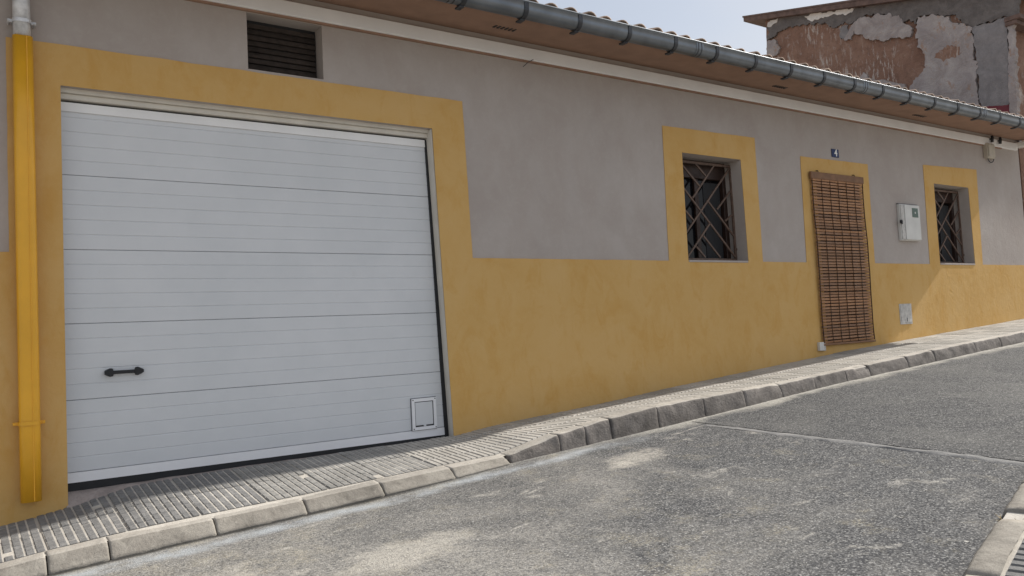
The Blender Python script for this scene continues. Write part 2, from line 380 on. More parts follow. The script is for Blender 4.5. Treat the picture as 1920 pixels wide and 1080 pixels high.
# ---------------------------------------------------------------- the setting
def gridsheet(name, xs, ys, fn, mat, parent=None, smooth=True):
    vs = [(x, y, fn(x, y)) for x in xs for y in ys]; m = len(ys)
    fs = [(i*m+j, (i+1)*m+j, (i+1)*m+j+1, i*m+j+1) for i in range(len(xs)-1) for j in range(m-1)]
    return mobj(name, vs, fs, mat, parent, smooth)
def lin(a, b, n): return [a+(b-a)*i/n for i in range(n+1)]
def zground(x, y):
    xx = max(-60, min(60, x)); return zroad(xx, 2) - .28 - (.0 if abs(x) < 60 else 0)
tag(gridsheet('ground', [-900, -300, -60]+lin(-50, 50, 20)+[60, 300, 900], [-900, -300, -60, -20, 0, 20, 60, 300, 900], zground, M_EARTH), kind='structure')
def zr2(x, y):
    return zroad(x, y) + .006*n3(x*.7, y*.7) + .003*n3(x*3, y*3)
road = gridsheet('road', lin(-14, 32, 184), lin(-3.5, 5.05, 36), zr2, M_ASPH)
tag(road, kind='structure')
# raised transverse seam between two asphalt lays
pa, pb = onroad(1322, 797), onroad(1990, 878)
bm = bmesh.new(); N = 90; rows = []
for i in range(N+1):
    t = i/N; p = pa.lerp(pb, t); wd = .020+.034*min(1, t*3)*(.7+.5*n3(t*7))+.012*n3(t*30)
    off = .02*n3(t*6, 3)+.006*n3(t*37, 1)
    q = []
    for s, h in ((-1, -.004), (-.7, .010), (.3, .011), (1.3, -.004)):
        x = p.x+off+s*wd; q.append(bm.verts.new((x, p.y, zr2(x, p.y)+.002+h*(.25+1.1*abs(n3(t*14, s)))*min(1, max(.1, 3.2*t-.45)))))
    rows.append(q)
for a, b in zip(rows, rows[1:]):
    for k in range(3): bm.faces.new((a[k], b[k], b[k+1], a[k+1]))
M_SEAM = m_concrete('asphalt_seam', (.13, .13, .132), (.27, .265, .26), (.07, .07, .072), .6, .7)
bobj('road_seam', bm, M_SEAM, road, True)
# darker newer lay beyond the seam: a thin course of its own
bm = bmesh.new(); rows = []
slope = (pb.x-pa.x)/(pb.y-pa.y)
for y in lin(-3.4, 4.90, 40):
    xs0 = pa.x+slope*(y-pa.y)+.05+.02*n3(y*3)
    rows.append([bm.verts.new((x, y, zr2(x, y)+.004)) for x in [xs0+(31.9-xs0)*(k/60)**1.3 for k in range(61)]])
for a, b in zip(rows, rows[1:]):
    for k in range(60): bm.faces.new((a[k], a[k+1], b[k+1], b[k]))
bobj('asphalt_overlay', bm, asphalt('darker_asphalt_lay', True), road, True)

# pavement: bedding mortar with tiles laid on it
pave = gridsheet('pavement', lin(-6, 15.5, 430), [5.02, 5.2, 5.45, 5.7, 5.949], lambda x, y: zwalk(x, y)-.0075, M_CEM)
tag(pave, kind='structure')
# mortar threshold rising to the garage door's rubber
vs = []; fs = []; xs = lin(.575, 3.47, 60)
for x in xs:
    zt_ = -.880+.0125*(x-.6)+CZ; z0_ = zwalk(x, FY)
    for y, k_ in ((FY-.05, -.25), (FY-.012, .12), (FY+.04, .7), (FY+.09, .98), (FY+.16, 1.0)):
        vs.append((x, y, (z0_-.004)*(1-max(0, k_))+zt_*max(0, k_)+(.006*n3(x*7, y*9) if k_ > 0 else -.03)))
for i in range(60):
    for j in range(4): fs.append((i*5+j, (i+1)*5+j, (i+1)*5+j+1, i*5+j+1))
M_THR = m_concrete('threshold_mortar', (.25, .215, .20), (.38, .33, .31), (.14, .12, .115), .5, .5)
mobj('threshold', vs, fs, M_THR, pave, True)
def tile(P, nb, deep, parent, mats, seed, ns=5, gap=.13):         # P(u,v,h): u across the bars, v along them, both 0..1
    bm = bmesh.new(); r = random.Random(seed)
    def q(u, v, h): return bm.verts.new(P(u, v, h))
    g = -deep; hj = r.uniform(-.002, .002)
    gv = [[q(.008+.984*i/nb, .008+.492*j, g) for j in range(3)] for i in range(nb+1)]
    for i in range(nb):
        for j in range(2): bm.faces.new((gv[i][j], gv[i+1][j], gv[i+1][j+1], gv[i][j+1])).material_index = 1
    for i in range(nb):
        u0, u1 = (i+gap)/nb, (i+1-gap)/nb
        for k in range(ns):
            v0, v1 = (k+.035)/ns, (k+.965)/ns
            if ns > 2 and r.random() < .008: continue
            h = hj + r.uniform(-.0012, .0012); iu = .07/nb; iv = .03/ns
            b_ = [q(u, v, g) for u, v in ((u0, v0), (u1, v0), (u1, v1), (u0, v1))]
            t_ = [q(u, v, h) for u, v in ((u0+iu, v0+iv), (u1-iu, v0+iv), (u1-iu, v1-iv), (u0+iu, v1-iv))]
            bm.faces.new(t_)
            for e in range(4): bm.faces.new((b_[e], b_[(e+1) % 4], t_[(e+1) % 4], t_[e]))
    return bobj('paving_tile', bm, None, parent, False, mats)
TW = .40; x = -3.6; k = 0
while x < 15.2:
    for row in range(2):
        y1 = FY+(.0) - row*.425; y0 = y1-.42
        if row == 0 and .62 < x+TW/2 < 3.4: pass
        def P(u, v, h, x=x, y0=y0, y1=y1):
            X = x+.004+u*(TW-.008); Y = y0+v*(y1-y0); return (X, Y, zwalk(X, Y)+h)
        new = (-.7 < x < 1.75)
        pale = x > 1.75 or x < -.7
        cls = 2 if pale and not 1.75 < x < 2.5 else (1 if x > 1.3 else 0)
        tile(P, 8, (.0035, .004, .0065)[cls], pave, [(M_BAR, M_BARM, M_BARP)[cls], (M_CEM, M_CEM, M_GRV)[cls]], k, (5, 5, 2)[cls], .095); k += 1
    x += TW
# kerb stones
def kerbstone(x0, x1, old, parent, seed):
    bm = bmesh.new(); n = max(4, int((x1-x0)/.03)); amp = .010 if old else .0030
    ts = [0, .004/(x1-x0), .012/(x1-x0)]+[i/n for i in range(1, n)]+[1-.012/(x1-x0), 1-.004/(x1-x0), 1]
    if old: prof = [(5.095, 0, 1), (5.04, 0, 1), (4.992, -.001, 1), (4.978, -.006, 1), (4.970, -.020, 1), (4.962, .25, 0), (4.955, .6, 0), (4.948, .95, 0), (4.946, 1.4, 0)]
    else: prof = [(5.095, .004, 1), (5.04, .002, 1), (4.998, 0, 1), (4.990, -.003, 1), (4.984, -.008, 1), (4.955, .35, 0), (4.930, .72, 0), (4.915, .90, 0), (4.935, 1.5, 0)]
    rows = []
    for t in ts:
        X = x0+(x1-x0)*t; row = []
        e = min(t, 1-t)*(x1-x0); endc = .006*max(0, 1-e/.010)**2
        for j, (y, h, top) in enumerate(prof):
            zt = interp(X, KTOP)+CZ; zb = zroad(X, 4.93)
            h0 = prof[4][1]
            z = zt+h if top else zt+h0+(zb-zt-h0)*h
            d = n3(X*7, y*9, seed+z*8)*amp + n3(X*22, z*24, seed+y*22)*amp*.45
            if old and 2 <= j <= 5: d -= (1 if j < 5 else .4)*(.034*max(0, n3(X*4.5, seed*3.3, 1)-.12)+.020*max(0, n3(X*11, seed, 2)-.2))
            nz = .5 if j < 3 else (.7 if j < 5 else .2); ny = 0 if j < 2 else (.7 if j < 4 else 1)
            row.append(bm.verts.new((X, y-d*ny+endc*(1 if j > 2 else 0), z+d*nz*(1 if j > 0 else 0)-endc*(1 if 0 < j < 5 else 0))))
        rows.append(row)
    for a, b in zip(rows, rows[1:]):
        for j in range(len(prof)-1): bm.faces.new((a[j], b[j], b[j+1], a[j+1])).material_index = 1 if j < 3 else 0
    for r_ in (rows[0], rows[-1]):
        c = bm.verts.new((r_[0].co.x, 5.09, r_[-1].co.z)); bm.faces.new(r_+[c])
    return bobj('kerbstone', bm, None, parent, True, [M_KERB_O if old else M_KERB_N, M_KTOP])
kerb = gridsheet('kerb', lin(-6, 15.4, 100), [4.985, 5.09], lambda x, y: interp(x, KTOP)+CZ-.035, M_CEM)
tag(kerb, kind='structure')
js = [-6, -5.4, -4.8, -4.2, -3.6, -3.0, -2.4, -1.8, -1.2, -.6, -.05, .385, .68, 1.24, 1.785, 2.31, 2.85, 3.31]
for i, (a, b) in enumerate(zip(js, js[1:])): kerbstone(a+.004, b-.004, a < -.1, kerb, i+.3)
a = 3.335; i = 0; rk = random.Random(11)
for b in [3.80, 4.06, 4.33, 4.85, 5.42, 5.96, 6.5, 7.02, 7.55, 7.98, 8.72, 9.30, 10.25, 10.9, 11.55, 12.3, 13.0, 13.7, 14.5, 15.4]:
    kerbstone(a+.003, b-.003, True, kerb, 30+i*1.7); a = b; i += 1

# near pavement on the photographer's side, its kerb running slightly towards the house
n0, n1 = onroad(1797, 1078, .07), onroad(1868, 968, .07)
kd = Vector((n1.x-n0.x, n1.y-n0.y, 0)).normalized(); kn = Vector((kd.y, -kd.x, 0))
def NP(s, d, h):                       # s along the kerb, d away from the road
    p = Vector((n0.x, n0.y, 0))+kd*s+kn*d; return Vector((p.x, p.y, zroad(p.x, p.y)+h))
L1 = (n1-n0).length
vs = []; fs = []; ss = lin(-8, 14, 66); dd = [.02, .3, .8, 1.6, 3.0]
for s in ss:
    for d in dd: vs.append(NP(s, d, .052))
for i in range(len(ss)-1):
    for j in range(4): fs.append((i*5+j, (i+1)*5+j, (i+1)*5+j+1, i*5+j+1))
npave = mobj('near_pavement', vs, fs, M_CEM, None, True); tag(npave, kind='structure')
nkerb = mobj('near_kerb', [NP(s, d, -.03) for s in ss for d in (0.012, .125)], [(2*i, 2*i+2, 2*i+3, 2*i+1) for i in range(len(ss)-1)], M_CEM, None); tag(nkerb, kind='structure')
def nkerbstone(s0, s1, seed):
    bm = bmesh.new(); n = 12; rows = []
    prof = [(.125, .070), (.06, .072), (.02, .068), (.004, .055), (.0, .0), (-.004, -.05)]
    for i in range(n+1):
        t = i/n; s = s0+(s1-s0)*t; ec = .008*(math.exp(-t*n)+math.exp(-(1-t)*n))
        rows.append([bm.verts.new(NP(s, d+.006*n3(s*13, d*30, seed), h-ec+.006*n3(s*11, d*20, seed+4))) for d, h in prof])
    for a, b in zip(rows, rows[1:]):
        for j in range(5): bm.faces.new((a[j], b[j], b[j+1], a[j+1]))
    for r_ in (rows[0], rows[-1]): bm.faces.new(r_+[bm.verts.new(r_[0].co-Vector((0, 0, .12)))])
    bobj('kerbstone', bm, M_KERB_N, nkerb, True)
s = .045; stones = []
while s > -2.5: stones.append((s-.5, s-.006)); s -= .5
s = .045
stones += [(.051, L1-.005)]
s = L1+.15
while s < 6: stones.append((s, s+.5)); s += .512
for i, (a, b) in enumerate(stones): nkerbstone(a, b, 60+i)
k = 0
for i in range(-5, 14):
    for j in range(3):
        def P(u, v, h, i=i, j=j): return NP(i*.4+.004+u*.392, .135+j*.404+v*.4, .064+h)
        tile(P, 6, .010, npave, [M_BAR, M_GRV], 300+k); k += 1

# ---------------------------------------------------------------- the house
XL, XR = -4.0, 14.2
house = thing('house', (5, FY, CZ-.9), 'long low house with grey plaster walls, yellow dado and white garage door', 'house')
ZD = .1133*FY+CZ                                  # top of the yellow dado
def quad(*pp): return [F(*p) for p in pp]
ga_l, ga_r = .583, 3.372
G_TOP = .2992*FY+CZ; G_BOT = -.93+CZ
garage = [(ga_l, G_BOT-.12), (3.462, G_BOT), (ga_r-.005, G_TOP), (ga_l+.004, G_TOP)]
vent = quad((463, 24), (466, 130), (606, 151), (597, 45)); vz0 = .3475*FY+CZ+.006
vent = [(1.822, 2.505+CZ), (1.822, vz0), (2.412, vz0), (2.412, 2.505+CZ)]
def rectpx(tl, tr, br, bl): 
    q_ = quad(tl, tr, br, bl); return [q_[0], q_[3], q_[2], q_[1]]
win1 = rectpx((1278, 286), (1388, 299.5), (1403, 490), (1290, 488))
win2 = rectpx((1750, 344), (1815, 352), (1828, 495), (1762, 494))
dx0, dx1, dz0, dz1 = 1.466*FY, 1.618*FY, -.335+CZ, 1.735+CZ
door = [(dx0, dz1), (dx0, dz0), (dx1, dz0), (dx1, dz1)]
WTOP = 2.72+CZ
bm = bmesh.new()
outer = [(XL, CZ-1.7), (XR, CZ-1.7), (XR, WTOP), (XL, WTOP)]
holed_sheet(bm, outer, [garage, vent, win1, door, win2], FY, [.0001, .14, .17, .30, .22, .30])
wall = bobj('wall', bm, M_PL, house)
bm = bmesh.new()
addbox(bm, XL+.003, XR-.003, FY+.36, 11.5, CZ-1.7, WTOP)
addbox(bm, XL, XR, FY+.002, FY+.2, WTOP+.002, WTOP+.05)
bobj('rear_wall', bm, M_PL, house)
for nm, xx in (('side_wall', XL+.0), ('side_wall', XR-.2)):
    box(nm, xx, xx+.2, FY+.004, FY+.36, CZ-1.7, WTOP, M_PL, house)
# yellow paint coat: dado and surrounds in one skin, ragged upper edge
def wob(poly, step=.07, amp=.0035, keep=()):
    out = []; n = len(poly)
    for i in range(n):
        a, b = Vector(poly[i]), Vector(poly[(i+1) % n]); m = max(1, int((b-a).length/step)) if i not in keep else 1
        for j in range(m):
            p = a.lerp(b, j/m); c = amp*n3(p.x*7, p.y*7)+amp*.6*n3(p.x*23, p.y*23)
            e = 0 if j == 0 else c
            d = (b-a).normalized(); out.append((p.x-d.y*e, p.y+d.x*e))
    return out
ys_l, ys_r = .285, .6185*FY
gt = F(470, 134)[1]*.5+F(876, 192)[1]*.5
w1o = quad((1241, 235.5), (1254, 489), (1430, 491), (1414, 258.5))
do_ = quad((1500, 293), (1512, 491), (1640, 495), (1626, 308))
w2o = quad((1730, 309), (1743, 494), (1842, 495), (1830, 318))
bot = CZ-1.6
outl = [(XL, bot), (ga_l, bot), garage[3], garage[2], (garage[1][0], bot), (XR, bot), (XR, ZD),
        (w2o[2][0], ZD), (w2o[3][0], w2o[3][1]), w2o[0], (w2o[1][0], ZD),
        (do_[2][0], ZD), do_[3], do_[0], (do_[1][0], ZD),
        (w1o[2][0], ZD), w1o[3], w1o[0], (w1o[1][0], ZD),
        (.6235*FY, ZD), (ys_r, gt), (ys_l, gt), (ys_l, ZD), (XL, ZD)]
outl = wob(outl, keep=(0, 1, 2, 3, 4, 5, 23))
bm = bmesh.new(); holed_sheet(bm, outl, [win1, door, win2], FY-.006, .0058)
bobj('painted_dado', bm, M_YE, house)
o = house.children[-1]; o['label'] = 'yellow painted dado and surrounds of the openings'

# eave: soffit, trunking, vents, gutter, roof
sweep('soffit', [(5.949, 2.700+CZ), (5.64, 2.672+CZ), (5.555, 2.668+CZ), (5.49, 2.679+CZ), (5.45, 2.70+CZ), (5.43, 2.725+CZ), (5.42, 2.76+CZ), (5.42, 2.80+CZ)], XL, XR+.02, M_SOF, house)
box('eave_end_block', XR-.12, XR+.04, 5.62, 5.949, 2.575+CZ, 2.655+CZ, M_WHITE, house, .006)
tr = sweep('cable_trunking', [(5.949, 2.640+CZ), (5.915, 2.640+CZ), (5.908, 2.634+CZ), (5.908, 2.532+CZ), (5.915, 2.526+CZ), (5.949, 2.526+CZ)], XL, 14.09, M_TRUNK, house, False, 1, True)
sweep('trunking_shade_strip', [(5.949, 2.5255+CZ), (5.928, 2.5255+CZ), (5.928, 2.510+CZ), (5.949, 2.510+CZ)], XL, 13.6, M_SOF, house, False, 1, True)  # brown strip drawn as the shadow line below the trunking
for (pa_, pb_) in (((930, 51), (963, 60)), ((1454, 163), (1472, 168)), ((1716, 217), (1733, 221))):
    d1, d2 = ray(*pa_), ray(*pb_); zz = 2.6625
    t1, t2 = zz/d1.z, zz/d2.z; xa, xb = d1.x*t1, d2.x*t2; ym = (t1+t2)/2
    for i in range(6):
        xc = xa+(xb-xa)*i/5; box('eave_vent_slot', xc-.009, xc+.009, ym-.030, ym+.030, CZ+2.6675+(ym-5.64)*.09, CZ+2.69, M_BLK, house)
GC = (5.320, 2.684+CZ); GR = .067
def gprof(r, n=14, ext=.045, lip=True):
    p = [(GC[0]+r, GC[1]+ext)]
    p += [(GC[0]+r*math.cos(-math.pi*k/n), GC[1]+r*math.sin(-math.pi*k/n)) for k in range(n+1)]
    p += [(GC[0]-r, GC[1]+ext)]
    if lip: p += [(GC[0]-r-.010, GC[1]+ext+.004), (GC[0]-r-.012, GC[1]+ext+.013), (GC[0]-r-.004, GC[1]+ext+.018), (GC[0]-r+.006, GC[1]+ext+.014)]
    return p
bm = bmesh.new(); pr = gprof(GR); inn = [(GC[0]+(y-GC[0])*.975, GC[1]+(z-GC[1])*.975) for y, z in gprof(GR, lip=False)]
prof = pr+inn[::-1]
rows = [[bm.verts.new((x, y+.003*n3(x*.8, 1), z+.003*n3(x*.8, 2))) for y, z in prof] for x in lin(XL, XR+.05, 60)]
for a, b in zip(rows, rows[1:]):
    for k in range(len(prof)): bm.faces.new((a[k], b[k], b[(k+1) % len(prof)], a[(k+1) % len(prof)]))
bm.faces.new(rows[0]); bm.faces.new(rows[-1])
gutter = bobj('gutter', bm, M_ZINC, house, True)
def ring(name, x, r, wd, mat, rear):
    pts = [(GC[0]-r-.004, GC[1]+.062)]+[(y, z) for y, z in reversed(gprof(r, 12, .045, False))]
    if rear: pts = pts[:9]+[(GC[0]+.058, GC[1]-.075), (GC[0]+.115, GC[1]-.045), (GC[0]+.14, GC[1]+.02)] if False else pts
    out = []; m = len(pts)
    for i, (y, z) in enumerate(pts): out.append((y, z))
    inner = [(GC[0]+(y-GC[0])*.965, GC[1]+(z-GC[1])*.965) for y, z in pts]
    return sweep(name, out+inner[::-1], x-wd/2, x+wd/2, mat, gutter, False, 1, True)
x = 3.33-12*.585
while x < XR:
    ring('bracket', x+.02*n3(x*3), GR+.0060, .042, M_ZDARK, True)
    bm = bmesh.new(); addbox(bm, x-.024+.02*n3(x*3), x+.024+.02*n3(x*3), GC[0]-.005, GC[0]+.068, GC[1]-.084, GC[1]-.069, .002)
    bobj('bracket_strap', bm, M_ZDARK, gutter)
    x += .585
for x in (.45, 3.22, 6.0, 8.82, 11.66):
    for dx in (-.022, .022): ring('joint_ring', x+dx, GR+.0035, .014, M_ZDARK, False)
    ring('joint_sleeve', x, GR+.0025, .10, M_ZINC, False)
# roof
pitch = math.radians(15); c_, s_ = math.cos(pitch), math.sin(pitch)
def RP(u, h): return (5.36+u*c_-h*s_, 2.785+CZ+u*s_+h*c_)
deckp = [RP(.0, -.045), RP(0, -.01), RP(5.2, -.01), RP(5.2, -.045)]
roof = sweep('roof', deckp, XL-.05, XR+.02, M_TERR, house, False, 1, True)
ry, rz = RP(5.2, -.01)
sweep('rear_roof', [(ry, rz-.03), (ry, rz), (ry+1.2, rz-.33), (ry+1.2, rz-.36)], XL-.05, XR+.02, M_TERR, house, False, 1, True)
def tile_mesh(up):
    vs, fs = [], []; n = 8; L = .42; r = .085 if up else .095
    for e, (u, sc_) in enumerate(((0, 1.0), (L, .86))):
        for lay in (0, -.012):
            for k in range(n+1):
                a = math.pi*k/n; rr = (r+lay)*sc_
                vs.append((rr*math.cos(a), u, (rr*math.sin(a) if up else -rr*math.sin(a)*.55)))
    m = n+1
    for k in range(n):
        fs += [(k, k+1, 2*m+k+1, 2*m+k), (m+k+1, m+k, 3*m+k, 3*m+k+1), (k+1, k, m+k, m+k+1), (2*m+k, 2*m+k+1, 3*m+k+1, 3*m+k)]
    fs += [(0, 2*m, 3*m, m), (n, m+n, 3*m+n, 2*m+n)]
    return vs, fs
tv, tf = tile_mesh(True)
me = bpy.data.meshes.new('roof_tile'); me.from_pydata(tv, [], tf); me.materials.append(M_TERR)
for p in me.polygons: p.use_smooth = True
rt = random.Random(3); x = XL+.05
while x < XR-.02:
    o = bpy.data.objects.new('roof_tile', me); y, z = RP(-.05+rt.uniform(-.02, .02), -.045)
    put(o, roof, (x, y, z)); o.rotation_euler = (pitch-.03+rt.uniform(-.02, .02), rt.uniform(-.04, .04), rt.uniform(-.04, .04))
    x += .205
bm = bmesh.new(); x = XL+.05
while x < XR-.02:
    for kx in range(1, 13):
        y, z = RP(-.05+kx*.385, -.03); M_ = Matrix.Translation((x+rt.uniform(-.01, .01), y, z)) @ Matrix.Rotation(pitch-.03, 4, 'X')
        vv = [bm.verts.new(M_ @ Vector(v)) for v in tv]
        for f in tf: bm.faces.new([vv[i] for i in f])
    x += .205
o = bobj('roof_tile_courses', bm, M_TERR, roof, True); tag(o, kind='stuff')

# garage door
gd = thing('garage_door', (2.0, FY+.11, CZ-.85), None, None); 
C.unlink(gd); bpy.data.objects.remove(gd)
GY = FY+.105
gx0, gx1 = ga_l-.05, 3.342
seams = [1.700, 1.209, .7075, .2125, -.2905, -.760]
def skewx(z): return gx1+(.072)*(1.72-z)/2.55     # the right edge follows the leaning jamb
gdo = box('garage_door', gx0, 3.50, GY+.035, GY+.075, CZ-.93, CZ+1.86, M_BLK, house)
gdo['label'] = 'white sectional garage door with black handle and pet flap'
for i in range(5):
    zt, zb = seams[i]-.0012, seams[i+1]+.0012
    prof = [(GY+.034, zt), (GY+.004, zt), (GY, zt-.003)]
    nb = 5; hh = (zt-zb)/nb
    for k in range(1, nb):
        z = zt-k*hh; prof += [(GY, z+.0045), (GY+.0040, z+.0008), (GY+.0034, z-.0008), (GY, z-.0045)]
    prof += [(GY, zb+.003), (GY+.004, zb), (GY+.034, zb)]
    vs = []; m = len(prof)
    for y, z in prof: vs.append((gx0, y, z+CZ))
    for y, z in prof: vs.append((skewx(z), y, z+CZ))
    fs = [(k, k+1, m+k+1, m+k) for k in range(m-1)]+[tuple(range(m))[::-1], tuple(range(m, 2*m))]
    mobj('panel', vs, fs, M_WH, gdo)
def skewbox(name, z0, z1, y0, y1, mat, xl=None, xr=None, bev=.002, par=gdo):
    xl0 = gx0 if xl is None else xl; vs = []
    for z in (z0, z1):
        for y in (y0, y1):
            for e in (0, 1): vs.append((xl0 if e == 0 else (skewx(z) if xr is None else xr), y, z+CZ))
    return mobj(name, vs, [(0,2,3,1),(4,5,7,6),(0,1,5,4),(2,6,7,3),(0,4,6,2),(1,3,7,5)], mat, par)
skewbox('bottom_rail', -.826, -.7615, GY-.004, GY+.034, M_RAIL)
skewbox('rubber_seal', -.905, -.8265, GY-.001, GY+.033, M_BLK)
skewbox('top_rail', 1.638, 1.699, GY-.010, GY-.001, M_TRUNK)
# side rubber and jamb strip on the right, stepped trim above
vs = []
for z in (-.90, 1.70):
    for y in (GY-.012, GY+.030):
        for e in (.001, .034): vs.append((skewx(z)+e, y, z+CZ))
mobj('side_seal', vs, [(0,2,3,1),(4,5,7,6),(0,1,5,4),(2,6,7,3),(0,4,6,2),(1,3,7,5)], M_BLK, gdo)
vs = []
def jambx(z): return 3.367+.03506*(1.78-z)
for z in (-.90, 1.775):
    for y in (FY+.007, GY+.03):
        for e in (-.010, -.0015): vs.append((jambx(z)+e, y, z+CZ))
mobj('jamb_strip', vs, [(0,2,3,1),(4,5,7,6),(0,1,5,4),(2,6,7,3),(0,4,6,2),(1,3,7,5)], M_CREAM, gdo)
box('header_trim', ga_l-.02, 3.36, GY-.060, GY+.03, CZ+1.752, CZ+1.792, M_CREAM, gdo, .004)
box('header_trim', ga_l-.02, 3.36, GY-.035, GY+.03, CZ+1.715, CZ+1.7515, M_CREAM, gdo, .004)
# handle: a bar with two flared ends
hx0, hz = F(195, 700)[0]*1.018, F(231, 697)[1]
hx1 = F(268, 696)[0]*1.018; hz = CZ+(hz-CZ)*1.018
bm = bmesh.new()
def flare(xa, sgn):
    pr_ = [(0, .012), (.010, .018), (.034, .029), (.052, .026), (.056, .012)]
    rows = [[bm.verts.new((xa+sgn*x, GY-.0255+sy*.012, hz+sz*h)) for sy, sz in ((-1, -.6), (-1, .6), (1, 1), (1, -1))] for x, h in pr_]
    for a, b in zip(rows, rows[1:]):
        for k in range(4): bm.faces.new((a[k], a[(k+1) % 4], b[(k+1) % 4], b[k]))
    bm.faces.new(rows[0]); bm.faces.new(rows[-1])
flare(hx0, 1); flare(hx1, -1)
addbox(bm, hx0+.04, hx1-.04, GY-.034, GY-.020, hz-.012, hz+.012, .003)
for xx in (hx0+.026, hx1-.026): addbox(bm, xx-.012, xx+.012, GY-.016, GY+.002, hz-.010, hz+.010)
bobj('handle', bm, M_BLK, gdo)
# pet flap
fa, fb = onY(770, 748, GY), onY(819, 802, GY)
fx0, fx1, fz1, fz0 = fa.x, fb.x-.005, onY(795, 746, GY).z, onY(795, 805, GY).z
bm = bmesh.new(); fw = .026
holed_sheet(bm, [(fx0, fz0), (fx1, fz0), (fx1, fz1), (fx0, fz1)], [[(fx0+fw, fz1-fw), (fx0+fw, fz0+fw), (fx1-fw, fz0+fw), (fx1-fw, fz1-fw)]], GY-.018, .0175)
bobj('flap_frame', bm, M_RAIL, gdo)
box('flap_shade_plate', fx0-.005, fx1+.005, GY-.006, GY-.0004, fz0-.005, fz1+.005, M_GREYD, gdo)  # dark plate added to draw a shadow gap round the flap frame
bm = bmesh.new(); addbox(bm, fx0+fw, fx1-fw, GY-.0085, GY-.0065, fz0+fw, fz1-fw); bobj('flap_gap', bm, M_BLK, gdo)
bm = bmesh.new(); addbox(bm, fx0+fw+.006, fx1-fw-.007, GY-.0145, GY-.009, fz0+fw+.012, fz1-fw-.006, .003)
addbox(bm, (fx0+fx1)/2-.012, (fx0+fx1)/2+.012, GY-.0175, GY-.0147, fz0+fw+.002, fz0+fw+.020)
bobj('flap', bm, M_WH, gdo)
for xx in (fx0+.011, fx1-.011):
    for zz in (fz0+.011, fz1-.011):
        bm = bmesh.new(); addtube(bm, [(xx, GY-.0178, zz), (xx, GY-.0205, zz)], .005, 8); bobj('screw', bm, M_ZDARK, gdo)

# high vent opening with a dark slatted shutter
sh = box('shutter', vent[0][0]-.02, vent[2][0]+.02, FY+.145, FY+.16, vent[1][1]-.02, vent[0][1]+.02, M_BLK, house)
nz = 9; z0_, z1_ = vent[1][1], vent[0][1]-.02
for i in range(nz):
    za = z0_+(z1_-z0_)*i/nz; zb_ = z0_+(z1_-z0_)*(i+1)/nz-.006
    mobj('slat', [(vent[0][0]-.01, FY+.118, za), (vent[2][0]-.012+.006*n3(i*3), FY+.118, za), (vent[2][0]-.012, FY+.136, zb_), (vent[0][0]-.01, FY+.136, zb_),
                  (vent[0][0]-.01, FY+.144, za), (vent[2][0]-.012, FY+.144, za), (vent[2][0]-.012, FY+.1445, zb_), (vent[0][0]-.01, FY+.1445, zb_)],
         [(0,1,2,3),(4,7,6,5),(0,4,5,1),(3,2,6,7),(0,3,7,4),(1,5,6,2)], M_SLATD, sh)

